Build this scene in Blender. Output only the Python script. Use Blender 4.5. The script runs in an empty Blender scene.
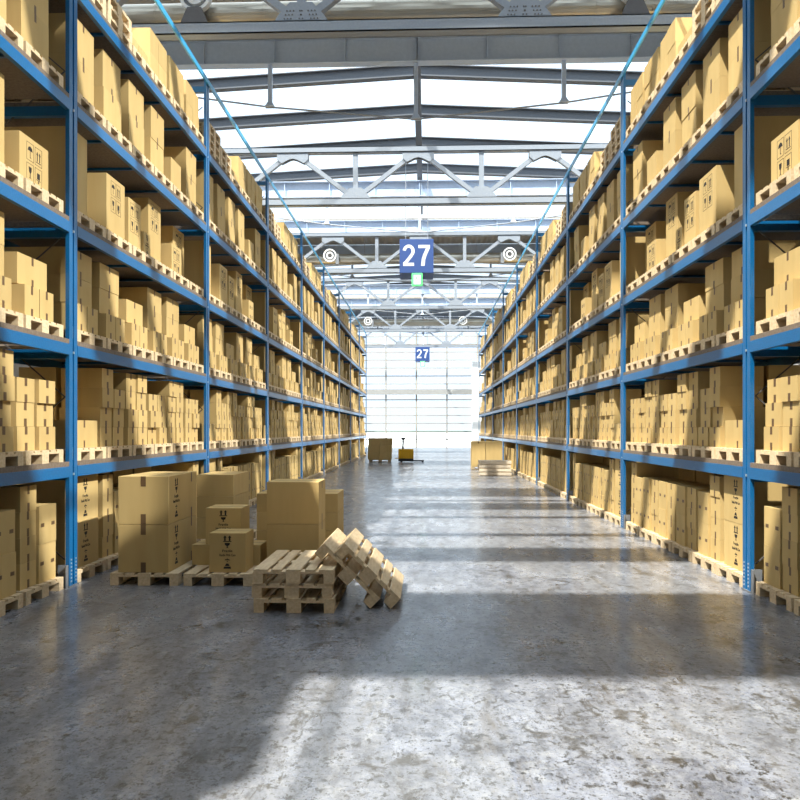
import bpy, math, random
from mathutils import Vector, Matrix
random.seed(27)
sc = bpy.context.scene
C = sc.collection
D = bpy.data

# ------------------------------------------------------------------ materials
def lin(r, g, b):
    f = lambda c: (c/255/12.92) if c/255 <= .04045 else ((c/255+.055)/1.055)**2.4
    return (f(r), f(g), f(b), 1)

def mat(name, col, rough=.6, metal=0, noise=0, nscale=8, stretch=(1,1,1), col2=None, bump=0, spec=.5, rnd=0):
    m = D.materials.new(name); m.use_nodes = True
    nt = m.node_tree; N = nt.nodes; L = nt.links
    b = N['Principled BSDF']
    b.inputs['Roughness'].default_value = rough
    b.inputs['Metallic'].default_value = metal
    b.inputs['Specular IOR Level'].default_value = spec
    b.inputs['Base Color'].default_value = col
    if noise or bump:
        tc = N.new('ShaderNodeTexCoord'); mp = N.new('ShaderNodeMapping')
        mp.inputs['Scale'].default_value = stretch
        L.new(tc.outputs['Object'], mp.inputs['Vector'])
        nz = N.new('ShaderNodeTexNoise'); nz.inputs['Scale'].default_value = nscale
        nz.inputs['Detail'].default_value = 5
        vec = mp.outputs['Vector']
        if rnd:
            oi = N.new('ShaderNodeObjectInfo'); va = N.new('ShaderNodeVectorMath')
            sc_ = N.new('ShaderNodeMath'); sc_.operation = 'MULTIPLY'; sc_.inputs[1].default_value = 37
            L.new(oi.outputs['Random'], sc_.inputs[0])
            L.new(vec, va.inputs[0]); L.new(sc_.outputs[0], va.inputs[1]); vec = va.outputs[0]
        L.new(vec, nz.inputs['Vector'])
        if noise:
            mx = N.new('ShaderNodeMix'); mx.data_type = 'RGBA'
            rp = N.new('ShaderNodeMapRange'); rp.inputs[1].default_value = .3; rp.inputs[2].default_value = .7
            rp.inputs[4].default_value = noise
            L.new(nz.outputs['Fac'], rp.inputs[0]); L.new(rp.outputs[0], mx.inputs[0])
            mx.inputs[6].default_value = col
            mx.inputs[7].default_value = col2 or tuple(c*.55 for c in col[:3])+(1,)
            out = mx.outputs[2]
            if rnd:
                hs = N.new('ShaderNodeHueSaturation')
                mr = N.new('ShaderNodeMapRange'); mr.inputs[3].default_value = 1-rnd; mr.inputs[4].default_value = 1+rnd
                L.new(oi.outputs['Random'], mr.inputs[0]); L.new(mr.outputs[0], hs.inputs['Value'])
                L.new(out, hs.inputs['Color']); out = hs.outputs[0]
            L.new(out, b.inputs['Base Color'])
        if bump:
            bp = N.new('ShaderNodeBump'); bp.inputs['Strength'].default_value = bump; bp.inputs['Distance'].default_value = .01
            L.new(nz.outputs['Fac'], bp.inputs['Height']); L.new(bp.outputs[0], b.inputs['Normal'])
    return m

M = {}
M['card'] = mat('cardboard', lin(200,172,116), .75, noise=.5, nscale=2.2, stretch=(3,3,.6), col2=lin(184,154,98), rnd=.07, spec=.25)
M['card2'] = mat('cardboard_dark', lin(186,150,92), .75, noise=.5, nscale=3, stretch=(3,3,.6), col2=lin(170,132,76), rnd=.05, spec=.25)
M['tape'] = mat('brown_tape', lin(104,80,54), .5)
M['ink'] = mat('black_ink', lin(38,32,28), .8)
M['wood'] = mat('pine_wood', lin(224,202,166), .7, noise=.7, nscale=6, stretch=(6,1,6), col2=lin(190,162,124), rnd=.08, bump=.1, spec=.25)
M['woodpale'] = mat('bleached_pine', lin(226,212,190), .7, noise=.6, nscale=6, stretch=(1,6,6), col2=lin(200,180,150), rnd=.05)
M['blue'] = mat('blue_paint', lin(14,104,160), .32, noise=.6, nscale=60, col2=lin(8,78,126), bump=.05, spec=.7)
M['tie'] = mat('tie_beam_blue', lin(60,160,212), .35)  # tie beams get a lighter blue than the other rack members
M['bolt'] = mat('galvanised_bolt', lin(200,205,210), .4, metal=.6)
M['deck'] = mat('shelf_board', lin(126,112,98), .8, noise=.7, nscale=30, col2=lin(96,80,64))
M['guard'] = mat('grey_guard_steel', lin(135,138,142), .5, metal=.3, noise=.4, nscale=20)
M['steel'] = mat('grey_painted_steel', lin(142,149,158), .45, noise=.4, nscale=25, col2=lin(120,128,138), bump=.03)
M['girder'] = mat('blue_grey_girder_steel', lin(186,200,220), .45, noise=.4, nscale=12, col2=lin(160,178,200), bump=.03)
M['purlin'] = mat('dark_grey_steel', lin(90,94,100), .5, noise=.4, nscale=18, col2=lin(72,77,84))
M['rod'] = mat('rod_steel', lin(160,165,172), .4, metal=.4)
M['duct'] = mat('galvanised_duct', lin(196,188,172), .3, metal=.75, noise=.3, nscale=3, col2=lin(160,148,128))
M['fanwhite'] = mat('white_enamel', lin(225,225,222), .4)
M['dark'] = mat('dark_plastic', lin(40,40,42), .5)
M['darkmetal'] = mat('dark_brown_steel', lin(92,88,86), .5, noise=.3, nscale=10)
M['yellow'] = mat('yellow_paint', lin(232,178,20), .35)
M['signblue'] = mat('sign_blue', lin(40,70,128), .6)
M['white'] = mat('white_lettering', lin(205,210,216), .5)
M['mull'] = mat('window_mullion', lin(150,145,136), .6)
M['beamgrey'] = mat('grey_cross_beam', lin(150,150,148), .5, noise=.3)
M['rail'] = mat('green_grey_rail', lin(120,140,130), .5)
M['wall'] = mat('wall_cladding', lin(190,190,188), .7, noise=.3, nscale=2)
M['pier'] = mat('white_cladding', lin(238,238,236), .6)
M['ground'] = mat('pale_yard_concrete', lin(225,226,226), .8, noise=.3, nscale=.2)
M['green'] = mat('green_sign_frame', lin(40,200,80), .5)

def emis(name, col, st):
    m = D.materials.new(name); m.use_nodes = True
    b = m.node_tree.nodes['Principled BSDF']
    b.inputs['Base Color'].default_value = col
    b.inputs['Emission Color'].default_value = col
    b.inputs['Emission Strength'].default_value = st
    return m
M['exitgreen'] = emis('lit_green_sign', lin(90,220,120), .8)
M['exitwhite'] = emis('lit_white_sign', lin(220,250,225), .8)

def glass():
    m = D.materials.new('window_glass'); m.use_nodes = True
    nt = m.node_tree; N = nt.nodes; L = nt.links
    N.remove(N['Principled BSDF'])
    t = N.new('ShaderNodeBsdfTransparent'); t.inputs[0].default_value = (.97,.985,1,1)
    g = N.new('ShaderNodeBsdfGlossy'); g.inputs['Roughness'].default_value = .05
    mx = N.new('ShaderNodeMixShader'); mx.inputs[0].default_value = .05
    L.new(t.outputs[0], mx.inputs[1]); L.new(g.outputs[0], mx.inputs[2])
    L.new(mx.outputs[0], N['Material Output'].inputs[0])
    return m
M['glass'] = glass()

def corrugated():
    m = mat('corrugated_roof_sheet', lin(150,146,140), .6)
    nt = m.node_tree; N = nt.nodes; L = nt.links; b = N['Principled BSDF']
    tc = N.new('ShaderNodeTexCoord'); w = N.new('ShaderNodeTexWave'); w.bands_direction = 'X'
    w.inputs['Scale'].default_value = 1.2
    L.new(tc.outputs['Object'], w.inputs['Vector'])
    bp = N.new('ShaderNodeBump'); bp.inputs['Strength'].default_value = .5; bp.inputs['Distance'].default_value = .05
    L.new(w.outputs['Fac'], bp.inputs['Height']); L.new(bp.outputs[0], b.inputs['Normal'])
    return m
M['roof'] = corrugated()

def floor_mat():
    m = D.materials.new('worn_concrete'); m.use_nodes = True
    nt = m.node_tree; N = nt.nodes; L = nt.links; b = N['Principled BSDF']
    tc = N.new('ShaderNodeTexCoord')
    def mapping(s, rot=0):
        mp = N.new('ShaderNodeMapping'); mp.inputs['Scale'].default_value = s
        mp.inputs['Rotation'].default_value = (0,0,rot)
        L.new(tc.outputs['Object'], mp.inputs['Vector']); return mp.outputs[0]
    def noise(v, scale, detail=6, rough=.6, dist=0):
        n = N.new('ShaderNodeTexNoise'); n.inputs['Scale'].default_value = scale
        n.inputs['Detail'].default_value = detail; n.inputs['Roughness'].default_value = rough
        n.inputs['Distortion'].default_value = dist
        L.new(v, n.inputs['Vector']); return n.outputs['Fac']
    def rng(f, a, c, lo=0, hi=1):
        r = N.new('ShaderNodeMapRange'); r.inputs[1].default_value = a; r.inputs[2].default_value = c
        r.inputs[3].default_value = lo; r.inputs[4].default_value = hi
        L.new(f, r.inputs[0]); return r.outputs[0]
    def mix(f, a, c):
        x = N.new('ShaderNodeMix'); x.data_type = 'RGBA'
        L.new(f, x.inputs[0])
        for s, i in ((a, 6), (c, 7)):
            if isinstance(s, tuple): x.inputs[i].default_value = s
            else: L.new(s, x.inputs[i])
        return x.outputs[2]
    def math_(op, a, c):
        x = N.new('ShaderNodeMath'); x.operation = op
        for i, s in enumerate((a, c)):
            if isinstance(s, (int, float)): x.inputs[i].default_value = s
            else: L.new(s, x.inputs[i])
        return x.outputs[0]
    o = mapping((1,1,1)); st = mapping((1.3,.45,1), .12)
    big = noise(o, .5, 5); mid = noise(st, 2.4, 10, .72); fine = noise(o, 16, 8, .8)
    base = mix(rng(mid, .38, .62), lin(58,62,78), lin(150,154,167))
    base = mix(rng(big, .35, .65, 0, .5), base, lin(84,87,98))
    base = mix(rng(fine, .40, .62, 0, .55), base, lin(150,151,154))
    g2_ = noise(mapping((1,.6,1), .8), 7, 8, .8)
    base = mix(rng(g2_, .50, .62, 0, .7), base, lin(48,50,58))
    base = mix(rng(noise(mapping((1,1,1), 2.0), 5, 9, .8), .55, .68, 0, .6), base, lin(176,175,172))
    stn = noise(mapping((1.5,.35,1), .15), 1.9, 10, .78, .6)
    base = mix(rng(stn, .54, .66, 0, .6), base, lin(88,76,56))
    sp = noise(mapping((1,.8,1)), 15, 5, .75)
    base = mix(rng(sp, .56, .60, 0, .95), base, lin(34,31,28))
    sp2 = noise(mapping((1,1,1), .3), 38, 3, .7)
    base = mix(rng(sp2, .585, .63, 0, .85), base, lin(40,36,30))
    # cracks : voronoi edges, broken up by noise
    wv = N.new('ShaderNodeVectorMath'); wn = N.new('ShaderNodeTexNoise'); wn.inputs['Scale'].default_value = 2.5; wn.inputs['Detail'].default_value = 6
    L.new(o, wn.inputs['Vector'])
    sc1 = N.new('ShaderNodeVectorMath'); sc1.operation = 'SCALE'; sc1.inputs['Scale'].default_value = .9
    L.new(wn.outputs['Color'], sc1.inputs[0])
    L.new(mapping((.75,.38,1), -.35), wv.inputs[0]); L.new(sc1.outputs[0], wv.inputs[1])
    vo = N.new('ShaderNodeTexVoronoi'); vo.feature = 'DISTANCE_TO_EDGE'; vo.inputs['Scale'].default_value = .9
    L.new(wv.outputs[0], vo.inputs['Vector'])
    cr = rng(vo.outputs['Distance'], .004, .045, 1, 0)
    brk = rng(noise(o, 1.9, 8, .8), .49, .56)
    crack = math_('MULTIPLY', cr, brk)
    base = mix(math_('MULTIPLY', crack, .92), base, lin(40,32,22))
    for k_, (sx_, off, lo_) in enumerate(((1.1, .5, .5), (1.6, .44, .52))):
        n_ = noise(mapping((sx_,.30,1), .12-.5*k_), 1.0, 9, .62)
        d_ = math_('ABSOLUTE', math_('SUBTRACT', n_, off), 0)
        ln = math_('MULTIPLY', rng(d_, .002, .011, 1, 0), rng(noise(o, 2.6, 6, .8), lo_, lo_+.07))
        base = mix(math_('MULTIPLY', ln, .9), base, lin(40,33,24))
    # trowel blocks
    bk = N.new('ShaderNodeTexBrick'); bk.inputs['Scale'].default_value = .5
    bk.inputs['Color1'].default_value = (.45,.45,.45,1); bk.inputs['Color2'].default_value = (.6,.6,.6,1); bk.inputs['Mortar'].default_value = (.5,.5,.5,1)
    bk.inputs['Brick Width'].default_value = .7; bk.inputs['Row Height'].default_value = .42; bk.inputs['Mortar Size'].default_value = .0
    L.new(o, bk.inputs['Vector'])
    tb = rng(bk.outputs['Color'], .4, .65)
    base = mix(math_('MULTIPLY', tb, .25), base, lin(172,171,166))
    L.new(base, b.inputs['Base Color'])
    r = rng(mid, .3, .7, .42, .22)
    r = math_('ADD', r, rng(fine, .4, .7, -.05, .08))
    L.new(r, b.inputs['Roughness'])
    b.inputs['Specular IOR Level'].default_value = .35
    b.inputs['Coat Weight'].default_value = .32; b.inputs['Coat Roughness'].default_value = .13
    bp = N.new('ShaderNodeBump'); bp.inputs['Strength'].default_value = .3; bp.inputs['Distance'].default_value = .01
    hgt = math_('SUBTRACT', math_('ADD', mid, math_('MULTIPLY', fine, .35)), math_('MULTIPLY', crack, .8))
    L.new(hgt, bp.inputs['Height']); L.new(bp.outputs[0], b.inputs['Normal'])
    return m
M['floor'] = floor_mat()

# ------------------------------------------------------------------ mesh builder
class MB:
    def __init__(s): s.v = []; s.f = []; s.m = []; s.k = []
    def _mi(s, m):
        if m not in s.m: s.m.append(m)
        return s.m.index(m)
    def hexa(s, p, m):
        """p: 8 points, bottom ring of four then top ring"""
        b = len(s.v); s.v += [tuple(q) for q in p]; i = s._mi(m)
        for f in ((3,2,1,0),(4,5,6,7),(0,1,5,4),(1,2,6,5),(2,3,7,6),(3,0,4,7)):
            s.f.append(tuple(b+k for k in f)); s.k.append(i)
        return s
    def box(s, x0, x1, y0, y1, z0, z1, m):
        x0, x1 = min(x0,x1), max(x0,x1); y0, y1 = min(y0,y1), max(y0,y1); z0, z1 = min(z0,z1), max(z0,z1)
        return s.hexa([(x0,y0,z0),(x1,y0,z0),(x1,y1,z0),(x0,y1,z0),(x0,y0,z1),(x1,y0,z1),(x1,y1,z1),(x0,y1,z1)], m)
    def bar(s, a, b, w, t, m, up=(0,1,0)):
        """rectangular bar from a to b, w in-plane width, t thickness along 'up'"""
        a = Vector(a); b = Vector(b); d = (b-a).normalized(); u = Vector(up)
        u = (u - d*u.dot(d)).normalized(); n = d.cross(u)
        P = []
        for q in (a, b):
            P += [q - n*w/2 - u*t/2, q + n*w/2 - u*t/2, q + n*w/2 + u*t/2, q - n*w/2 + u*t/2]
        return s.hexa(P, m)
    def tube(s, a, b, r, m, n=16, r2=None, caps=True):
        a = Vector(a); b = Vector(b); d = (b-a).normalized()
        u = Vector((0,0,1)) if abs(d.z) < .9 else Vector((1,0,0))
        u = (u - d*u.dot(d)).normalized(); w = d.cross(u); r2 = r if r2 is None else r2
        o = len(s.v); i = s._mi(m)
        for q, rr in ((a, r), (b, r2)):
            for k in range(n):
                t = 2*math.pi*k/n
                s.v.append(tuple(q + u*math.cos(t)*rr + w*math.sin(t)*rr))
        for k in range(n):
            s.f.append((o+k, o+(k+1)%n, o+n+(k+1)%n, o+n+k)); s.k.append(i)
        if caps:
            s.f.append(tuple(o+k for k in reversed(range(n)))); s.k.append(i)
            s.f.append(tuple(o+n+k for k in range(n))); s.k.append(i)
        return s
    def ring(s, c, r0, r1, y0, y1, m, n=24):
        """annulus around the Y axis"""
        o = len(s.v); i = s._mi(m)
        for y in (y0, y1):
            for rr in (r0, r1):
                for k in range(n):
                    t = 2*math.pi*k/n
                    s.v.append((c[0]+math.cos(t)*rr, c[1]+y, c[2]+math.sin(t)*rr))
        for k in range(n):
            j = (k+1) % n
            for A, B in ((0,1),(1,3),(3,2),(2,0)):
                s.f.append((o+A*n+k, o+A*n+j, o+B*n+j, o+B*n+k)); s.k.append(i)
        return s
    def prism(s, pts, y0, y1, m):
        """polygon in the XZ plane extruded along Y"""
        o = len(s.v); n = len(pts); i = s._mi(m)
        for y in (y0, y1): s.v += [(p[0], y, p[1]) for p in pts]
        for k in range(n):
            s.f.append((o+k, o+(k+1)%n, o+n+(k+1)%n, o+n+k)); s.k.append(i)
        s.f.append(tuple(o+k for k in reversed(range(n)))); s.k.append(i)
        s.f.append(tuple(o+n+k for k in range(n))); s.k.append(i)
        return s
    def mesh(s, name):
        me = D.meshes.new(name); me.from_pydata(s.v, [], s.f)
        for m in s.m: me.materials.append(M[m])
        me.polygons.foreach_set('material_index', s.k)
        me.update()
        import bmesh
        bm = bmesh.new(); bm.from_mesh(me); bmesh.ops.recalc_face_normals(bm, faces=bm.faces); bm.to_mesh(me); bm.free()
        return me
    def build(s, name, parent=None, bevel=0, **kw):
        return link(name, s.mesh(name), parent, bevel, **kw)

def link(name, me, parent=None, bevel=0, **kw):
    o = D.objects.new(name, me); C.objects.link(o)
    if parent: o.parent = parent
    if bevel:
        md = o.modifiers.new('bevel', 'BEVEL'); md.width = bevel; md.segments = 2; md.limit_method = 'ANGLE'
    for k, v in kw.items(): o[k] = v
    return o

def thing(name, label, cat, loc=(0,0,0), rz=0, group=None, ry=0):
    o = D.objects.new(name, None); C.objects.link(o)
    o.empty_display_size = .1
    o.location = loc; o.rotation_euler = (0, ry, rz)
    o['label'] = label; o['category'] = cat
    if group: o['group'] = group
    return o
def tag(o, label, cat, group=None):
    o['label'] = label; o['category'] = cat
    if group: o['group'] = group
    return o
def copy_tree(o, parent=None):
    c = o.copy(); C.objects.link(c)
    if parent: c.parent = parent
    for ch in list(o.children): copy_tree(ch, c)
    return c
ORD = 'first second third fourth fifth sixth seventh eighth ninth tenth eleventh twelfth thirteenth fourteenth fifteenth sixteenth seventeenth eighteenth nineteenth twentieth'.split()

# ------------------------------------------------------------------ layout numbers
CAMX, CAMZ, F = .245, 1.82, 750.0
RX = 3.865                    # rack faces at +-RX
RD = 1.2                      # rack depth
Y1, BAY = 8.51, 5.39          # first whole post, bay length
PW = .20                      # post width along the aisle
NB = 8                        # whole bays past the first post
POSTS = [Y1 + BAY*i for i in range(-2, NB+1)]
LV = [1.27 + 1.413*k for k in range(5)]       # beam undersides
BH, DT = .125, .055
DECK = [0.0] + [z + BH + DT for z in LV]      # standing levels, 0 = floor
TOP = 8.38
HX, Y0H, YE = 9.0, -7.5, 75.6                 # hall half width, back and end wall

# ------------------------------------------------------------------ camera
cam = D.cameras.new('camera'); co = D.objects.new('camera', cam); C.objects.link(co)
co.location = (CAMX, 0, CAMZ)
co.rotation_euler = (math.pi/2, 0, math.atan(26/F))
cam.sensor_width = 36; cam.lens = 36*F/800; cam.shift_y = 29.5/800
cam.clip_end = 2000
sc.camera = co

# ------------------------------------------------------------------ shell
MB().box(-HX-3, HX+3, Y0H-3, YE, -.2, 0, 'floor').build('floor', kind='structure')
MB().box(-400, 400, YE, 900, -.22, -.02, 'ground').build('ground', kind='structure')
MB().box(-HX-.2, -HX, Y0H, YE, 0, 11.45, 'wall').build('wall_left', kind='structure')
MB().box(HX, HX+.2, Y0H, YE, 0, 11.45, 'wall').build('wall_right', kind='structure')
MB().box(-HX-.2, HX+.2, Y0H-.2, Y0H, 0, 12.2, 'wall').build('wall_back', kind='structure')

# glazed end wall
w = MB()
w.box(-HX, HX, YE+.03, YE+.04, 0, 12.0, 'glass')
wg = w.build('window_1', kind='structure')
w = MB()
xm = 2.35 - 3.07*3
while xm < HX:
    w.box(xm-.07, xm+.07, YE-.12, YE+.1, 0, 12.0, 'mull'); xm += 3.07
w.build('window_frame', wg)
w = MB()
y = 439.3
while y > 290:
    z = CAMZ + (429.5-y)*.1005
    w.box(-HX, 4.85 if y > 357 else HX, YE-.06, YE+.02, z-.045, z+.045, 'mull'); y -= 7.92
w.build('transom', wg)
MB().box(-HX, HX, YE-.4, YE-.15, 5.32, 5.86, 'beamgrey').build('cross_beam', wg)
MB().box(-HX, 4.85, YE-.1, YE+.02, 1.5, 1.64, 'rail').build('hand_rail', wg)
MB().box(4.85, HX, YE-.6, YE-.02, 0, 8.6, 'pier').build('wall_end', kind='structure')

# roof -----------------------------------------------------------------
def zr(x): return 11.92 - .052*abs(x)
def gable(y0, y1, t, m, name, dz=0):
    w = MB()
    for s in (-1, 1):
        a, b = 0, s*(HX+.2)
        w.hexa([(a,y0,zr(0)+dz),(b,y0,zr(b)+dz),(b,y1,zr(b)+dz),(a,y1,zr(0)+dz),
                (a,y0,zr(0)+dz+t),(b,y0,zr(b)+dz+t),(b,y1,zr(b)+dz+t),(a,y1,zr(0)+dz+t)], m)
    return w.build(name, kind='structure')
# raised glazed sections and low solid sections
for k, (a, b) in enumerate(((-2.3,.45), (3.3,5.3), (6.5,12.0), (13.3,15.5), (18.4,34.2), (39.05,54.9), (59.7,YE))):
    gable(a, b, .01, 'glass', 'window_%d' % (k+2), .35)
for a, b in ((-7.5,-2.3), (.45,3.3), (5.3,6.5), (12.0,13.3)):  # unseen overhead strips, closed here to shape the light on floor and truss
    gable(a, b, .06, 'roof', 'ceiling', .34)
for a, b in ((15.5,18.4), (34.2,39.05), (54.9,59.7)):
    MB().box(-HX, HX, a+.14, b-.14, 11.43, 11.5, 'roof').build('ceiling', kind='structure')

# gabled roof beams
def purlin(y, n, t=None):
    t = t or thing('roof_beam', '%s sloping steel beam under the roof glass, counting away from the camera' % ORD[n], 'roof beam', (0,y,0), group='sloping beams under the roof glass')
    for s in (-1, 1):
        w = MB(); e = s*HX
        def seg(y0, y1, z0, z1):
            w.hexa([(0,y0,zr(0)+z0),(e,y0,zr(e)+z0),(e,y1,zr(e)+z0),(0,y1,zr(0)+z0),
                    (0,y0,zr(0)+z1),(e,y0,zr(e)+z1),(e,y1,zr(e)+z1),(0,y1,zr(0)+z1)], 'purlin')
        seg(-.11,.11,0,.025); seg(-.012,.012,.025,.315); seg(-.11,.11,.315,.34)
        w.build('rafter', t)
    return t
py = [21.5+2.66*k for k in range(5)] + [42.2+2.66*k for k in range(5)] + [62.9+2.66*k for k in range(5)]
k = 0
for y in sorted(py):
    purlin(y, k); k += 1
for y in (8.0, 10.6, 14.2):        # unseen beams before the first truss, kept to stripe the floor sunlight
    h = D.objects.new('unseen_roof_beam', None); C.objects.link(h); h.location = (0,y,0); h.parent = D.objects['window_4']
    purlin(y, 0, h)
for n, (a, b) in enumerate(((18.4,34.2), (39.05,54.9), (59.7,YE-.1))):
    w = MB(); w.box(-.1,.1,a,b,11.62,11.65,'purlin').box(-.015,.015,a,b,11.65,11.9,'purlin').box(-.1,.1,a,b,11.88,11.91,'purlin')
    tag(w.build('ridge_beam'), 'dark steel ridge beam running lengthwise down the %s glazed roof section' % ORD[n], 'roof beam', 'ridge beams')

# plate girders
GY = (18.4, 29.0, 34.45, 39.05, 49.75, 55.2, 59.7, 70.4)
def rodlen(w, a, b, r, m='rod'): w.tube(a, b, r, m, 8)
for n, y in enumerate(GY):
    strut = n in (0, 1, 3, 4, 6, 7)
    t = thing('plate_girder', '%s deep plate girder spanning the roof with upright stiffeners, counting away%s' % (ORD[n], ', struts hanging below' if strut else ''), 'girder', (0,y,0), group='roof plate girders')
    z0, z1 = 10.80, 11.42
    MB().box(-8.97,8.97,-.012,.012,z0+.02,z1-.02,'girder').build('web', t)
    MB().box(-8.97,8.97,-.13,.13,z0,z0+.025,'girder').build('flange', t)
    MB().box(-8.97,8.97,-.13,.13,z1-.025,z1,'girder').build('flange', t)
    for j in range(-5, 6):
        x = j*1.745
        w = MB().box(x-.012,x+.012,-.1,.1,z0+.025,z1-.025,'girder')
        if j == 0: w.box(x+.05,x+.07,-.1,.1,z0+.025,z1-.025,'girder')
        w.build('stiffener', t)
    if strut:
        for x, zb in ((-7.2,10.3),(-3.6,9.78),(0,9.43),(3.6,9.78),(7.2,10.3)):
            w = MB().box(x-.05,x+.05,-.05,.05,zb+.08,z0,'girder')
            w.hexa([(x-.12,-.08,zb),(x+.12,-.08,zb),(x+.12,.08,zb),(x-.12,.08,zb),(x-.05,-.05,zb+.12),(x+.05,-.05,zb+.12),(x+.05,.05,zb+.12),(x-.05,.05,zb+.12)],'girder')
            w.build('hanging_strut', t)
        P = [(-8.95,0,10.75),(-7.2,0,10.3),(-3.6,0,9.78),(0,0,9.43),(3.6,0,9.78),(7.2,0,10.3),(8.95,0,10.75)]
        w = MB()
        for a, b in zip(P, P[1:]): w.tube(a, b, .022, 'rod', 8)
        w.build('tie_rod', t)

# trusses
TY = [13.5 + 10.35*k for k in range(6)]
def truss(y, n):
    t = thing('roof_truss', '%s lattice roof truss, its bottom chord crossing the aisle above the racks' % ORD[n], 'roof truss', (0,y,0), group='lattice roof trusses')
    zb0, zb1, zt0, zt1 = 8.95, 9.16, 10.62, 10.80
    def chord(z0, z1, nm):
        w = MB().box(-HX,HX,-.12,-.10,z0,z1,'steel').box(-HX,HX,-.12,.12,z1-.02,z1,'steel').box(-HX,HX,-.12,.12,z0,z0+.02,'steel').box(-HX,HX,.10,.12,z0,z1,'steel')
        w.build(nm, t)
    chord(zb0, zb1, 'bottom_chord'); chord(zt0, zt1, 'top_chord')
    for x in (-6,-2,2,6):                       # bottom nodes
        w = MB().prism([(x-.52,9.1),(x+.52,9.1),(x+.42,9.26),(x+.2,9.5),(x-.2,9.5),(x-.42,9.26)], -.1, -.075, 'steel')
        w.prism([(x-.52,9.1),(x+.52,9.1),(x+.42,9.26),(x+.2,9.5),(x-.2,9.5),(x-.42,9.26)], .075, .1, 'steel')
        if n < 1:
            for bx in (-.3,-.24,-.18,-.03,.03,.18,.24,.3):
                for bz in (0,.07,.14):
                    X = x+bx+(.04 if bx < 0 else -.04)*bz/.07*.6
                    w.tube((X,-.1,9.2+bz),(X,-.112,9.2+bz),.014,'darkmetal',6)
        w.build('gusset_plate', t)
        MB().box(x-.075,x+.075,-.07,.07,9.3,zt0,'steel').build('post', t)
        for s in (-1, 1):
            MB().bar((x+s*.22,0,9.32),(x+s*1.78,0,10.52),.13,.14,'steel').build('diagonal', t)
    for x in (-8,-4,0,4,8):
        q = [(x-.5,10.64),(x+.5,10.64),(x+.5,10.42),(x+.36,10.3),(x+.12,10.42),(x,10.45),(x-.12,10.42),(x-.36,10.3),(x-.5,10.42)]
        MB().prism(q,-.1,-.075,'steel').prism(q,.075,.1,'steel').build('gusset_plate', t)
for n, y in enumerate(TY): truss(y, n)

# ducts and nozzles
for n, (y, nz) in enumerate(((14.25,(-4.05,4.05)), (34.75,(-4.15,4.04)), (55.5,(-4.0,2.95)))):
    t = thing('air_duct', '%s round galvanised air duct running crosswise above the aisle' % ORD[n], 'duct', (0,y,9.73), group='crosswise air ducts')
    MB().tube((-HX,0,0),(HX,0,0),.24,'duct',28).build('duct_tube', t)
    for j in range(-8, 9):
        x = j*1.04+.3
        MB().tube((x-.02,0,0),(x+.02,0,0),.252,'duct',28).build('seam_band', t)
    for x in (-6.5,-2.6,2.6,6.5):
        MB().tube((x,0,.24),(x,0,1.6),.012,'rod',8).build('hanger_rod', t)
    for x in nz:
        side = 'over the rack behind the floor pallets' if x < 0 else 'over the opposite rack'
        d = thing('air_nozzle', 'round white ringed air nozzle on %s duct, %s' % (ORD[n], side), 'air nozzle', (x,y-.55 if n else y-.40,9.9 if n == 0 else 9.78), group='round air nozzles')
        w = MB()
        w.ring((0,0,0),.24,.30,-.06,.06,'fanwhite').ring((0,0,0),.10,.17,-.05,.05,'fanwhite').ring((0,0,0),.0,.05,-.04,.04,'darkmetal')
        w.build('nozzle_ring', d)
        MB().tube((0,.03,0),(0,.2 if n else .14,0),.25,'guard',20,.16).build('nozzle_body', d)
        w = MB()
        if n == 0:
            w.hexa([(-.3,-.12,-.67),(.3,-.12,-.67),(.3,.12,-.67),(-.3,.12,-.67),(-.13,-.1,-.25),(.13,-.1,-.25),(.13,.1,-.25),(-.13,.1,-.25)],'darkmetal')
        else:
            s = 1 if x < 0 else -1
            w.box(s*.26,s*.40,-.03,.2,-.40,.08,'guard')
        w.build('hanging_bracket', d)

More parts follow.
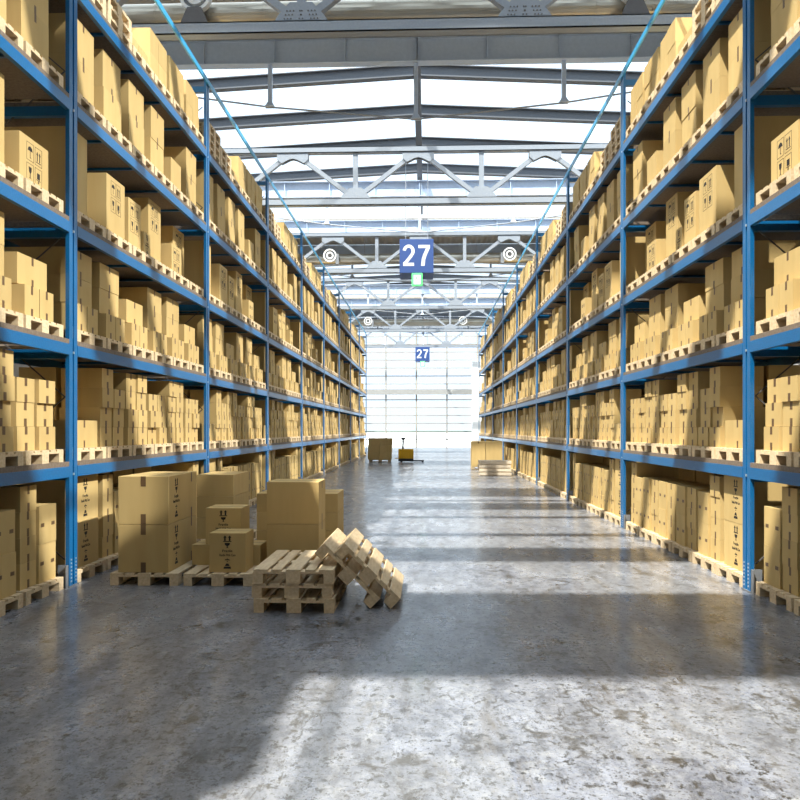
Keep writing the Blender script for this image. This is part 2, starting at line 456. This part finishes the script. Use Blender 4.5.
# ------------------------------------------------------------------ rack rows
def rack(side, label):
    S = side
    t = thing('pallet_rack', label, 'pallet rack', (S*RX, 0, 0), group=None)
    def b(w, x0, x1, *a): w.box(S*x0, S*x1, *a); return w   # local x grows away from the aisle
    # upright profile: two front flanges with a recessed slot
    def upright(h, rear=False):
        w = MB()
        if not rear:
            b(w,0,.045,0,.082,0,h,'blue'); b(w,0,.045,.118,.2,0,h,'blue'); b(w,.036,.045,.082,.118,0,h,'blue')
        else:
            b(w,0,.06,.0,.2,0,h,'blue')
        return w.mesh('upright')
    up = upright(TOP); upr = upright(TOP, True)
    wp = MB(); b(wp,-.01,.13,-.02,.22,0,.012,'guard'); plate = wp.mesh('base_plate')
    wg_ = MB(); b(wg_,-.0,.012,-.075,-.015,0,.26,'guard'); b(wg_,.0,.12,-.03,-.018,0,.26,'guard'); guard = wg_.mesh('foot_guard')
    wb = MB()
    for yy in (.045,.155):
        for k in range(7): b(wb,-.006,.0,yy-.011,yy+.011,.05+k*.042,.068+k*.042,'bolt')
    bolts = wb.mesh('bolt')
    wj = MB()
    for z in LV: b(wj,-.008,.01,.088,.112,z+.02,z+.045,'bolt'); b(wj,.012,.022,.09,.11,z+.2,z+.34,'bolt')
    joints = wj.mesh('slot_clip')
    wt = MB(); b(wt,.06,RD,.06,.13,-.06,.05,'blue'); cross = wt.mesh('frame_tie')
    for i, y in enumerate(POSTS):
        u = link('upright', up, t); u.location = (0,y,0)
        p = link('base_plate', plate, u); p.location = (0,0,0)
        g = link('foot_guard', guard, u)
        if 1 <= i <= 4:
            link('bolt', bolts, u, kind='stuff'); link('slot_clip', joints, u)
        r = link('rear_upright', upr, t); r.location = (S*RD,y,0)
        for z in LV:
            c = link('frame_tie', cross, t); c.location = (0,y,z+.02)
        c = link('frame_tie', cross, t); c.location = (0,y,TOP-.16)
        if i <= 5:
            w = MB(); zs = [.3]
            while zs[-1] < TOP-.9: zs.append(zs[-1]+.95)
            for k, (a, c_) in enumerate(zip(zs, zs[1:])):
                x0, x1 = (.1, RD) if k % 2 == 0 else (RD, .1)
                w.bar((S*x0,.1,a),(S*x1,.1,c_),.014,.012,'darkmetal')
            q = w.build('brace', t); q.location = (0,y,0)
    yl = BAY-PW
    w = MB(); b(w,-.004,.05,0,yl,0,BH,'blue'); bm_ = w.mesh('beam')
    w = MB(); b(w,0,RD+.05,0,yl,0,DT,'deck')
    dk = w.mesh('shelf_deck')
    w = MB(); b(w,.06,RD,-.02,.02,0,.03,'blue')
    sup = w.mesh('deck_bar')
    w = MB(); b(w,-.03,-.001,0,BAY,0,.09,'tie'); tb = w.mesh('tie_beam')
    for i in range(len(POSTS)-1):
        y = POSTS[i]+PW
        for z in LV:
            f = link('beam', bm_, t); f.location = (0,y,z)
            f = link('rear_beam', bm_, t); f.location = (S*(RD+.01),y,z)
            f = link('shelf_deck', dk, t); f.location = (0,y,z+BH)
            if 1 <= i <= 4:
                for jj in range(1, 5): g = link('deck_bar', sup, f); g.location = (0,jj*yl/5,-.034)
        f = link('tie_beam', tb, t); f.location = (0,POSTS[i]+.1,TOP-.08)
    return t
rack(-1, 'tall blue pallet rack row standing behind the loose pallets and cartons')
rack(1, 'tall blue pallet rack row across the aisle, beside the pale pallet stack')

# ------------------------------------------------------------------ pallets
def pallet_boards(w, m='wood', parts=('deck','cross','block','bottom'), seed=0):
    """euro pallet, origin bottom centre, .8 in x, 1.2 in y, .144 high"""
    if 'deck' in parts:
        for x, ww in ((-.3275,.145),(-.17,.1),(0,.145),(.17,.1),(.3275,.145)):
            w.box(x-ww/2,x+ww/2,-.6,.6,.122,.144,m)
    if 'cross' in parts:
        for y in (-.5275,0,.5275): w.box(-.4,.4,y-.0725,y+.0725,.1,.122,m)
    if 'block' in parts:
        for x, ww in ((-.35,.1),(0,.145),(.35,.1)):
            for y in (-.5275,0,.5275): w.box(x-ww/2,x+ww/2,y-.0725,y+.0725,.022,.1,m)
    if 'bottom' in parts:
        for x, ww in ((-.35,.1),(0,.145),(.35,.1)): w.box(x-ww/2,x+ww/2,-.6,.6,0,.022,m)
    return w
def part_pallet(label, loc, rz=0, ry=0, m='wood', group=None):
    t = thing('wooden_pallet', label, 'pallet', loc, rz, group, ry)
    pallet_boards(MB(), m, ('deck',)).build('deck', t, .003)
    for y in (-.5275,0,.5275): MB().box(-.4,.4,y-.0725,y+.0725,.1,.122,m).build('cross_board', t, .002)
    for x, ww in ((-.35,.1),(0,.145),(.35,.1)):
        MB().box(x-ww/2,x+ww/2,-.6,.6,0,.022,m).build('bottom_board', t, .003)
        for y in (-.5275,0,.5275): MB().box(x-ww/2,x+ww/2,y-.0725,y+.0725,.022,.1,m).build('block', t, .002)
    return t

# ------------------------------------------------------------------ carton prints (local: x right, z up, drawn on plane y=0 facing -y)
def text_mesh(s, size, bold=0.0):
    cu = D.curves.new('lettering','FONT'); cu.body = s; cu.size = size; cu.align_x = 'CENTER'; cu.align_y = 'CENTER'
    cu.extrude = .0008; cu.offset = bold; cu.resolution_u = 3
    o = D.objects.new('tmp_text', cu); C.objects.link(o)
    dg = bpy.context.evaluated_depsgraph_get(); dg.update()
    me = D.meshes.new_from_object(o.evaluated_get(dg))
    D.objects.remove(o); D.curves.remove(cu)
    me.transform(Matrix.Rotation(math.pi/2, 4, 'X'))
    return [tuple(v.co) for v in me.vertices], [tuple(p.vertices) for p in me.polygons]
def add_raw(w, vf, ox, oz, m, sx=1, sz=1):
    o = len(w.v); i = w._mi(m)
    w.v += [(v[0]*sx+ox, v[1], v[2]*sz+oz) for v in vf[0]]
    w.f += [tuple(o+k for k in f) for f in vf[1]]; w.k += [i]*len(vf[1])
T1 = text_mesh('Fragile', .05, .001); T2 = text_mesh('Handle With Care', .05, .001)
def print_column(sc_=1.0):
    """two up arrows, glass, two text lines, small lines, triangle stack ; height about .4, centre 0"""
    w = MB(); t0, t1 = -.0012, 0
    def P(pts): w.prism([(a*sc_, b*sc_) for a, b in pts], t0, t1, 'ink')
    for x in (-.028,.028):
        P([(x-.010,.14),(x+.010,.14),(x+.010,.178),(x+.021,.178),(x,.205),(x-.021,.178),(x-.010,.178)])
    P([(-.05,.128),(.05,.128),(.05,.138),(-.05,.138)])
    P([(-.032,.115),(-.028,.092),(-.006,.078),(-.006,.062),(-.018,.056),(.018,.056),(.006,.062),(.006,.078),(.028,.092),(.032,.115)])
    add_raw(w, T1, 0, .02*sc_, 'ink', sc_*.95, sc_*.8); add_raw(w, T2, 0, -.03*sc_, 'ink', sc_*.52, sc_*.8)
    P([(-.035,-.09),(.035,-.09),(.02,-.078),(-.02,-.078)]); P([(-.008,-.075),(.008,-.075),(0,-.066)]); P([(-.006,-.11),(.006,-.11),(.006,-.10),(-.006,-.10)])
    P([(-.045,-.19),(.045,-.19),(.04,-.165),(-.04,-.165)]); P([(-.03,-.158),(.03,-.158),(.012,-.128),(-.012,-.128)])
    return w
def print_grid():
    """2 x 2 framed pictograms, .34 wide, .44 high, centre 0"""
    w = MB(); t0, t1 = -.0012, 0
    def R(x0, x1, z0, z1): w.box(x0, x1, t0, t1, z0, z1, 'ink')
    for cx in (-.085,.085):
        for cz in (-.11,.11):
            a, h, l = .072, .095, .004
            R(cx-a,cx+a,cz-h,cz-h+l); R(cx-a,cx+a,cz+h-l,cz+h); R(cx-a,cx-a+l,cz-h,cz+h); R(cx+a-l,cx+a,cz-h,cz+h)
    P = lambda p: w.prism(p, t0, t1, 'ink')
    cx, cz = -.085, .11                                   # umbrella
    P([(cx-.05,cz+.01),(cx-.035,cz+.045),(cx,cz+.06),(cx+.035,cz+.045),(cx+.05,cz+.01)]); R(cx-.004,cx+.004,cz-.06,cz+.01); R(cx,cx+.02,cz-.065,cz-.057)
    cx, cz = .085, .11                                    # arrows
    for x in (-.025,.025): P([(cx+x-.008,cz-.05),(cx+x+.008,cz-.05),(cx+x+.008,cz+.02),(cx+x+.02,cz+.02),(cx+x,cz+.055),(cx+x-.02,cz+.02),(cx+x-.008,cz+.02)])
    R(cx-.05,cx+.05,cz-.066,cz-.058)
    cx, cz = -.085, -.11                                  # glass
    P([(cx-.03,cz+.06),(cx-.024,cz+.01),(cx-.006,cz-.01),(cx-.006,cz-.05),(cx-.025,cz-.06),(cx+.025,cz-.06),(cx+.006,cz-.05),(cx+.006,cz-.01),(cx+.024,cz+.01),(cx+.03,cz+.06)])
    cx, cz = .085, -.11                                   # stacked carton under a hand truck
    R(cx-.03,cx+.03,cz-.02,cz+.045); R(cx-.045,cx+.045,cz-.035,cz-.028); w.ring((cx,0,cz-.052),.006,.014,t0,t1,'ink',10)
    return w

# ------------------------------------------------------------------ cartons
# carton local frame: origin bottom centre, w along x, front face at y=-d/2 facing -y
meshes = {}
def carton_parts(w_, d_, h_, style):
    key = (round(w_,3), round(d_,3), round(h_,3), style)
    if key in meshes: return meshes[key]
    wb = MB(); g = .004
    wb.box(-w_/2+g, w_/2-g, -d_/2+g, d_/2-g, 0.001, h_-.001, 'card')
    body = wb.mesh('cardboard_box')
    bv = body
    parts = []
    wt = MB(); f = -d_/2+g; e = .0015; tw = .026; tl = min(.09, h_*.33)
    strips = []
    if style == 'tape': strips += [(-tw,tw,f-e,f,0.001,tl), (-tw,tw,f-e,d_/2-g,h_-.001,h_+.0003), (-tw,tw,f-e,f,h_-tl,h_-.001)]
    if style == 'centre': strips += [(-.02,.02,f-e,f,h_-tl,h_-.001), (-.02,.02,f-e,f,.001,tl)]
    if style == 'side': strips += [(x-.035,x+.035,f-e,f,h_*.5-.02,h_*.5+.02) for x in (-w_*.3, w_*.3)]
    if style in ('plain','column','grid'): strips += [(-w_/2+g,w_/2-g,-.006,.006,h_-.001,h_+.0003)]
    for q in strips: parts.append(('tape', MB().box(*q,'tape').mesh('tape'), (0,0,0)))
    if style == 'column':
        sc_ = min(h_*2.2, w_*2.6)*.98
        pm = print_column(sc_).mesh('print'); parts.append(('print', pm, (0,f-.0002,h_*.5)))
    if style == 'grid':
        pm = print_grid().mesh('print'); parts.append(('print', pm, (w_*.0,f-.0002,h_-.26)))
    meshes[key] = (body, parts)
    return meshes[key]
def carton(label, loc, w_, d_, h_, style, rz=0, group=None, bevel=0):
    body, parts = carton_parts(w_, d_, h_, style)
    o = link('cardboard_box', body, None, bevel); o.location = loc; o.rotation_euler = (0,0,rz)
    tag(o, label, 'box', group)
    for n, me, off in parts:
        p = link(n, me, o); p.location = off
    return o

# pattern of one pallet slot -> list of (u0, recess, z0, w, d, h, style, row name, column name)
def slot_boxes(lv, j, bay):
    B = []
    def col(u, rec, w, d, h, n, st, cn, top=None):
        for k in range(n):
            rn = 'lowest' if k == 0 else ('topmost' if k == n-1 else ('middle' if n == 3 else ('second' if k == 1 else 'third')))
            if n == 1: rn = 'single'
            B.append((u, rec+random.uniform(0,.045 if lv == 1 else .014), k*h, w, d, h, st, rn, cn))
    if bay == 0: j = {4: 104, 5: 105, 3: 103}.get(j, j)
    if lv == 4:
        if j in (0,1,2,3,5,104,105,103): col(.10,.07,.58,.95,.49,2,'centre','')
        else: col(.12,.05,.52,.45,.5,1,'plain','front'); col(.02,.6,.72,.5,1.0,1,'plain','rear')
    elif lv == 3:
        if j == 0: col(.01,.06,.46,.9,1.0,1,'plain','')
        elif j == 1: col(.1,.03,.6,1.0,.77,1,'grid','')
        elif j == 2: col(.02,.04,.46,1.0,.69,1,'grid','near'); col(.52,.02,.28,.3,.34,1,'column','small'); col(.5,.42,.3,.6,1.0,1,'plain','rear')
        elif j == 3: col(.2,.14,.55,.9,1.0,1,'grid','')
        elif j == 4: col(.1,.04,.5,.45,.48,1,'grid','front'); col(.05,.6,.7,.5,1.0,1,'plain','rear')
        elif j == 5: col(.1,.30,.62,.8,1.0,1,'grid','')
        elif j == 104: col(.1,.10,.6,.95,.98,1,'plain','')
        elif j == 105: col(.02,.04,.6,.7,.5,1,'grid','')
        else: col(.1,.1,.6,.9,.9,1,'plain','')
    elif lv == 2:
        n = {0:3,1:3,2:2,3:3,4:3,5:2,104:3,105:2,103:3}[j]
        for cn, u in (('near small',.06),('far small',.37)):
            B.append((u,.02,0,.30,.45,.33,'centre','lowest',cn))
        for k in range(1, n):
            B.append((.07,.10+random.uniform(0,.02),.33*k+(.01 if k else 0),.62,.6 if n == 2 else .95,.33,'centre','topmost' if k == n-1 else 'middle','wide'))
        if n == 2: B.append((.05,.76,0,.7,.4,1.03,'plain','single','rear'))
    elif lv == 1:
        if j == 0: col(.03,.04,.74,.6,.34,1,'centre','')
        else:
            a, b = {1:(4,3),2:(4,4),3:(3,3),4:(4,4),5:(3,3),104:(4,4),105:(3,3),103:(3,3)}[j]
            col(.03,.05,.36,.55,.257,a,'tape','near'); col(.41,.04,.36,.55,.257,b,'tape','far')
            if min(a,b) == 3: col(.03,.64,.74,.5,1.04,1,'plain','rear')
    elif lv == 0:
        if j == 0: col(.04,.05,.72,1.0,.555,2,'column','')
        elif j in (1,105): col(.04,.05,.33,.9,.27,4,'centre','near'); col(.38,.03,.38,.9,.42,2,'side','far')
        elif j == 5: col(.02,.03,.38,.9,.42,2,'side','near'); col(.42,.05,.33,.9,.27,4,'centre','far')
        else: col(.04,.05,.36,.5,.285,3,'centre','near'); col(.41,.03,.37,.5,.43,2,'side','far'); col(.02,.62,.76,.5,1.08,1,'plain','rear')
    elif lv == 5:
        if j == 0: return 4
        if j == 1: return 3
        if j == 2: col(.04,.05,.36,.5,.22,1,'plain','near'); col(.41,.05,.36,.5,.22,1,'plain','far')
        else: col(.03,.05,.37,1.0,.36,2,'plain','near'); col(.41,.05,.37,1.0,.36,2,'plain','far')
    return B
LNAME = ['ground level','first shelf','second shelf','third shelf','fourth shelf','top shelf']
RNAME = {-1:'rack behind floor pallets', 1:'rack across the aisle'}
def bayname(b):
    return 'cut-off bay' if b <= 0 else ORD[b-1]+' whole bay'

def proj(x, y, z):
    th = math.atan(26/F); X = x-CAMX
    dpt = y*math.cos(th) - X*math.sin(th)
    if dpt < .1: return None
    return 400 + F*(X*math.cos(th)+y*math.sin(th))/dpt, 429.5 - F*(z-CAMZ)/dpt

boxes, pallets = [], []
for S in (-1, 1):
    for b in range(-1, NB+1):
        for lv in range(6):
            for j in range(6):
                ys = Y1 + BAY*(b-1) + PW + .03 + .85*j
                pallets.append((S, b, lv, j, ys, DECK[lv], 0))
                r = slot_boxes(lv, j, b)
                if isinstance(r, int):
                    for k in range(1, r): pallets.append((S, b, lv, j, ys+random.uniform(-.015,.015), DECK[lv]+.145*k, k))
                    continue
                for q in r: boxes.append((S, b, lv, j, ys, DECK[lv]+.1445, q))
def area(S, y0, w, x, z, h):
    a = proj(x, y0, z); c = proj(x, y0+w, z+h)
    if not a or not c: return 0
    m = proj(x, y0+w/2, z+h/2)
    lo, hi = min(a[0],c[0]), max(a[0],c[0])
    lo2, hi2 = max(lo,0), min(hi,800)
    if hi2 <= lo2: return 0
    sc_ = abs(proj(x,y0+w/2,z+h)[1]-proj(x,y0+w/2,z)[1])
    if m[1] < -10: return 0
    # hidden behind the loose cartons
    if S < 0 and z < 1.2 and 125 < m[0] < 335: return 0
    return (hi2-lo2)*sc_
cand = []
for i, (S, b, lv, j, ys, z, q) in enumerate(boxes):
    a = area(S, ys+q[0], q[3], S*(RX+.05), z+q[2], q[5])
    if q[8] == 'rear': a *= .3
    cand.append((a, i))
cand.sort(reverse=True)
NBX = 268
keep = {i for a, i in cand[:NBX] if a > 0}
# individual rack cartons
for i, (S, b, lv, j, ys, z, q) in enumerate(boxes):
    u, rec, z0, w_, d_, h_, st, rn, cn = q
    x = S*(RX + .04 + rec + d_/2); y = ys + u + w_/2
    if i in keep:
        lab = ' '.join((rn + ' ' + cn).split()) + ' carton on %s pallet, %s, %s, %s' % (ORD[j], LNAME[lv], bayname(b), RNAME[S])
        carton(lab, (x, y, z+z0), w_, d_, h_, st, -S*math.pi/2, 'cartons on the rack pallets')
# the others, one object
w = MB()
for i, (S, b, lv, j, ys, z, q) in enumerate(boxes):
    if i in keep or (b < 0 and lv > 5): continue
    u, rec, z0, w_, d_, h_, st, rn, cn = q
    x = S*(RX + .04 + rec + d_/2); y = ys + u + w_/2; g = .004; zz = z+z0
    w.box(x-d_/2+g, x+d_/2-g, y-w_/2+g, y+w_/2-g, zz+.001, zz+h_-.001, 'card')
    xf = x - S*(d_/2-g); e = S*.0015; tl = min(.09, h_*.33)
    if st in ('tape','centre') and b < 6:
        w.box(xf-e, xf, y-.023, y+.023, zz+.001, zz+tl, 'tape').box(xf-e, xf, y-.023, y+.023, zz+h_-tl, zz+h_-.001, 'tape')
    if st == 'side' and b < 5:
        for o_ in (-w_*.3, w_*.3): w.box(xf-e, xf, y+o_-.03, y+o_+.03, zz+h_*.5-.02, zz+h_*.5+.02, 'tape')
    if st == 'grid' and b < 5:
        for o_ in (-.09,.09):
            for p_ in (-.15,-.37): w.box(xf-e, xf, y+o_-.03, y+o_+.03, zz+h_+p_-.04, zz+h_+p_+.03, 'ink')
st_ = w.build('cardboard_boxes', kind='stuff')
tag(st_, 'cardboard cartons crowded on pallets through the farther bays of both blue racks', 'boxes')

# rack pallets
pc = []
for i, (S, b, lv, j, ys, z, k) in enumerate(pallets):
    a = area(S, ys, .8, S*RX, z, .144)
    pc.append((a, i))
pc.sort(reverse=True)
NPL = 272
pkeep = {i for a, i in pc[:NPL] if a > 0}
pm = pallet_boards(MB()).mesh('wooden_pallet')
w = MB()
for i, (S, b, lv, j, ys, z, k) in enumerate(pallets):
    x = S*(RX + .015 + .6); y = ys+.4
    if i in pkeep:
        o = link('wooden_pallet', pm); o.location = (x,y,z+.0005); o.rotation_euler = (0,0,math.pi/2)
        if k == 0:
            lab = 'pallet %s from the near post, %s, %s, %s' % (ORD[j], LNAME[lv], bayname(b), RNAME[S])
            if lv == 5 and j < 2: lab = 'lowest pallet of %s pallet pile, top shelf, %s, %s' % (('taller','shorter')[j], bayname(b), RNAME[S])
        else: lab = '%s pallet up in %s pallet pile, top shelf, %s, %s' % (ORD[k], ('taller','shorter')[j], bayname(b), RNAME[S])
        tag(o, lab, 'pallet', 'pallets on the racks')
    else:
        t_ = MB(); pallet_boards(t_)
        o_ = len(w.v); w._mi('wood')
        w.v += [(x - v[1], y + v[0], z + v[2]+.001) for v in t_.v]; w.f += [tuple(o_+c for c in f) for f in t_.f]; w.k += [0]*len(t_.f)
tag(w.build('wooden_pallets', kind='stuff'), 'wooden pallets under the cartons in the farther bays of both blue racks', 'pallets')

# ------------------------------------------------------------------ loose goods on the floor
def at(px, s, zz=0):
    """pixel column at scale s (pixels per metre) -> world x, y"""
    xr = (px-426)/s
    return xr+CAMX, F/s + xr*.0347
# P1 : two large boxes
part_pallet('floor pallet under the two large stacked cartons', (-3.04,9.23,0), group='loose pallets on the floor')
for k, nm in enumerate(('lower','upper')):
    o = carton('%s of the two large cartons stacked alone on a floor pallet' % nm, (-3.06,9.20,.145+.565*k), .605, 1.08, .562, 'plain', group='loose cartons on the floor pallets', bevel=.004)
    for a, b_ in ((0,.12),(.562-.12,.5615)):
        MB().box(-.03,.03,-.5375,-.536,a+.001,b_,'tape').build('tape', o)
    for a, b_ in ((0,.12),(.562-.12,.5615)):
        MB().box(.2985,.3,.30,.34,a+.001,b_,'tape').build('tape', o)
    p = link('print', print_column(1.18).mesh('print'), o); p.location = (.2988,-.26,.285); p.rotation_euler = (0,0,math.pi/2)
# P2
part_pallet('floor pallet carrying small cartons printed with arrows', (-2.175,9.23,0), group='loose pallets on the floor')
g2 = 'loose cartons on the floor pallets'
carton('printed carton with arrows standing low at the front of the middle pallet', (-2.085,8.93,.145), .44, .42, .46, 'column', group=g2, bevel=.004)
for (x, y, lab) in ((-2.44,9.38,'small plain carton peeking out beside the printed carton, by the large stack'), (-2.0,9.38,'small plain carton hidden behind the low printed carton')):
    carton(lab, (x,y,.145), .42, .42, .252, 'plain', group=g2, bevel=.004)
carton('printed carton with arrows raised on small cartons behind the low one', (-2.26,9.42,.399), .45, .46, .45, 'column', group=g2, bevel=.004)
# P3
part_pallet('floor pallet behind the two large cartons, mostly hidden', (-2.98,11.9,0), group='loose pallets on the floor')
for k in range(3):
    carton('%s plain carton of the stack behind the large cartons' % ('lowest','middle','topmost')[k], (-2.98,11.86,.145+.328*k), .58, 1.0, .326, 'plain', group=g2, bevel=.004)
# P4
part_pallet('floor pallet under the tall plain carton pair, behind the pallet pile', (-1.36,9.76,0), group='loose pallets on the floor')
for k, nm in enumerate(('lower','upper')):
    o = carton('%s plain carton of the tall pair behind the pallet pile' % nm, (-1.385,9.42,.145+.518*k), .65, .6, .516, 'plain', group=g2, bevel=.004)
    for a, b_ in ((0,.1),(.42,.515)): MB().box(.321,.3225,-.03,.01,a+.001,b_,'tape').build('tape', o)
# P5 crosswise
part_pallet('crosswise floor pallet behind the tall plain carton pair', (-1.56,10.83,0), rz=math.pi/2, group='loose pallets on the floor')
for i, cn in enumerate(('end nearer the large stack','hidden middle','end nearer the open aisle')):
    for k in range(3):
        carton('%s carton of the rear crosswise pallet, %s' % (('bottom','middle-layer','top')[k], cn), (-1.56+(i-1)*.385,10.83,.145+.26*k), .38, .76, .258, 'plain', group=g2, bevel=.004)
# pile of three
for k, (dx, dy) in enumerate(((.004,0),(-.018,.012),(0,-.01))):
    part_pallet('%s pallet of the pile of three on the aisle floor' % ('bottom','middle','top')[k], (-1.07+dx,7.99+dy,.145*k), group='empty pallets on the aisle floor')
# two leaning pallets
a = math.radians(44.6)
def lean(footx, lab):
    # foot = right-bottom edge of the pallet (local x=.4,z=0) on the floor
    t = part_pallet(lab, (0,0,0), ry=a, group='empty pallets on the aisle floor')
    fx = footx+CAMX
    t.location = (fx - .4*math.cos(a), 7.59+.6, .4*math.sin(a)+.002)
    return t
lean(-.358, 'outer leaning pallet, tilted against the other leaning one')
lean(-.358-.208, 'inner leaning pallet, propped on the corner of the pallet pile')

# far stack of cartons beside the rack
part_pallet('distant floor pallet under the wide carton block by the pallet truck', (-2.32,42.0,0), rz=math.pi/2, group='loose pallets on the floor')
for k in range(3):
    for i in range(2):
        carton('%s carton of the distant block, half %s' % (('bottom','middle','top')[k], ('against the rack','towards the pallet truck')[i]), (-2.32+(i-.5)*.66+.02*(k-1),42.0,.145+.40*k), .655, 1.0, .398, 'plain', group='distant carton block', bevel=.004)
# pallet truck
t = thing('pallet_truck', 'yellow electric pallet truck with black tiller parked in the distant aisle', 'pallet truck', (-.87,41.9,0))
w = MB(); w.box(-.42,.42,-.3,.3,.2,.74,'yellow'); w.build('body', t, .03)
MB().box(-.42,.42,-.31,.31,.05,.2,'dark').build('base', t, .01)
MB().bar((-.18,0,.72),(-.16,0,1.25),.10,.08,'dark').build('tiller', t)
w = MB(); w.box(-.27,-.05,-.12,.12,1.25,1.38,'dark'); w.build('tiller_grip', t, .02)
for s in (-1, 1):
    MB().box(.42,1.0,s*.2-.08,s*.2+.08,.05,.11,'dark').build('fork', t, .01)
    MB().tube((.92,s*.2-.05,.045),(.92,s*.2+.05,.045),.045,'dark',16).build('wheel', t)
    MB().tube((-.25,s*.25-.04,.07),(-.25,s*.25+.04,.07),.07,'dark',16).build('wheel', t)
MB().box(-.62,-.42,-.02,.02,.19,.23,'yellow').build('side_bar', t)
# right group
part_pallet('floor pallet under the big cartons beside the opposite rack', (2.9,34.3,0), group='loose pallets on the floor', rz=math.pi/2)
for k, (x, ww) in enumerate(((2.61,.62),(3.31,.76))):
    carton('big carton beside the opposite rack, %s' % ('half towards the open aisle','half against the rack')[k], (x,34.3,.145), ww, .8, 1.14, ('tape','plain')[k], group='big distant cartons', bevel=.004)
part_pallet('second floor pallet under the big cartons, against the opposite rack', (3.22+.1,35.6,0), group='loose pallets on the floor')
for k in range(4):
    t = part_pallet('%s bleached pallet of the pale stack beside the opposite rack' % ('lowest','second','third','topmost')[k], (2.95+random.uniform(-.02,.02),29.85,.15*k), rz=math.pi/2, m='woodpale', group='pale pallet stack')
    for sx in (-1, 1): MB().box(sx*.401,sx*.42,-.62,.62,.03,.13,'woodpale').build('side_board', t)

# ------------------------------------------------------------------ aisle signs
def digits(w, m):
    """27 in bold sans lettering, centred, .66 high"""
    H = .33; t0, t1 = 0, .004
    # 2 : arc stroke, diagonal and foot
    cx, cz, r = -.235, .135, .130; k = .095
    pts = [(cx+math.cos(a)*r*1.02, cz+math.sin(a)*(r+.03)) for a in [math.radians(q) for q in range(172, -36, -8)]]
    pts += [(-.19,-.05), (-.33,-.235)]
    L_, R_ = [], []
    for q, p in enumerate(pts):
        a = Vector(pts[max(q-1,0)]); b_ = Vector(pts[min(q+1,len(pts)-1)]); d = (b_-a).normalized(); n_ = Vector((-d.y, d.x))
        L_.append(Vector(p)+n_*k/2); R_.append(Vector(p)-n_*k/2)
    for q in range(len(pts)-1):
        w.prism([L_[q], L_[q+1], R_[q+1], R_[q]], t0, t1, m)
    w.prism([(-.40,-H),(-.075,-H),(-.075,-H+.1),(-.40,-H+.1)], t0-.001, t1, m)
    w.prism([(-.40,-H),(-.40,-H+.1),(-.375,-.195),(-.28,-.19),(-.26,-.24)], t0-.002, t1, m)
    # 7
    w.prism([(.055,H),(.40,H),(.40,H-.1),(.055,H-.1)], t0, t1, m)
    w.prism([(.40,H-.1),(.285,H-.1),(.2,.03),(.155,-.12),(.135,-H),(.245,-H),(.262,-.13),(.305,.01)], t0-.001, t1, m)
for n, (x, y, z) in enumerate(((-.09,26.5,7.95),(-.05,63.4,8.2))):
    t = thing('aisle_sign', ('large blue cube sign numbered 27 hanging over the middle of the aisle','distant blue cube sign numbered 27 hanging before the glazed end wall')[n], 'sign', (x,y+.6,z), group=None)
    MB().box(-.6,.6,-.6,.6,-.6,.6,'signblue').build('cube_box', t, .01)
    w = MB(); digits(w, 'white')
    o = w.build('number_lettering', t); o.location = (0,-.602,.02); o.scale = (1.18,1,1.12)
    for X in (-.4,.4):
        MB().tube((X,0,.6),(X,0,11.62-z),.012,'rod',8).build('hanging_rod', t)
    e = thing('exit_sign', ('green lit exit sign hanging beneath the large blue cube sign','faint green lit sign beneath the distant blue cube sign')[n], 'sign', (x+.02,y,z-.6))
    MB().box(-.19,.19,-.02,.06,-.46,-.01,'exitgreen').build('light_box', e, .01)
    w = MB(); w.box(-.115,.115,-.024,-.021,-.40,-.08,'exitwhite')
    w.build('lit_panel', e)
    w = MB()   # running figure and arrow
    w.ring((-.02,-.027,-.14),.0,.02,0,.002,'green',10)
    w.bar((-.02,-.026,-.165),(.0,-.026,-.25),.03,.002,'green'); w.bar((0,-.026,-.25),(.05,-.026,-.29),.018,.002,'green'); w.bar((0,-.026,-.25),(-.05,-.026,-.33),.018,.002,'green')
    w.bar((-.015,-.026,-.19),(.045,-.026,-.2),.014,.002,'green')
    w.build('pictogram', e)

# ------------------------------------------------------------------ light
wd = D.worlds.new('sky'); sc.world = wd; wd.use_nodes = True
nt = wd.node_tree; N = nt.nodes; L = nt.links
bg = N['Background']
tc = N.new('ShaderNodeTexCoord'); sx = N.new('ShaderNodeSeparateXYZ'); mr = N.new('ShaderNodeMapRange')
L.new(tc.outputs['Generated'], sx.inputs[0]); L.new(sx.outputs['Z'], mr.inputs[0])
mr.inputs[1].default_value = .15; mr.inputs[2].default_value = .8; mr.inputs[3].default_value = 1.5; mr.inputs[4].default_value = 2.7
L.new(mr.outputs[0], bg.inputs[1])
bg.inputs[0].default_value = (.76,.885,1.0,1)
def sun(name, d, e, col, ang):
    l = D.lights.new(name, 'SUN'); l.energy = e; l.color = col; l.angle = math.radians(ang)
    o = D.objects.new(name, l); C.objects.link(o)
    o.rotation_euler = Vector(d).to_track_quat('-Z','Y').to_euler()
    return o
sun('sun', (.417,.42,-1), 12, (1,.95,.84), 1.0)
sun('left_rack_fill', (-1.05,.42,-1), 7.5, (1,.965,.88), 1.0)  # added lamp with no real source; brightens the left rack, misses the floor

vs = sc.view_settings
sc.display_settings.display_device = 'sRGB'
vs.view_transform = 'Standard'; vs.look = 'None'; vs.gamma = 1; vs.use_curve_mapping = False
vs.exposure = 0.0
sc.cycles.use_denoising = True
sc.cycles.max_bounces = 8; sc.cycles.diffuse_bounces = 3; sc.cycles.glossy_bounces = 3; sc.cycles.transparent_max_bounces = 12
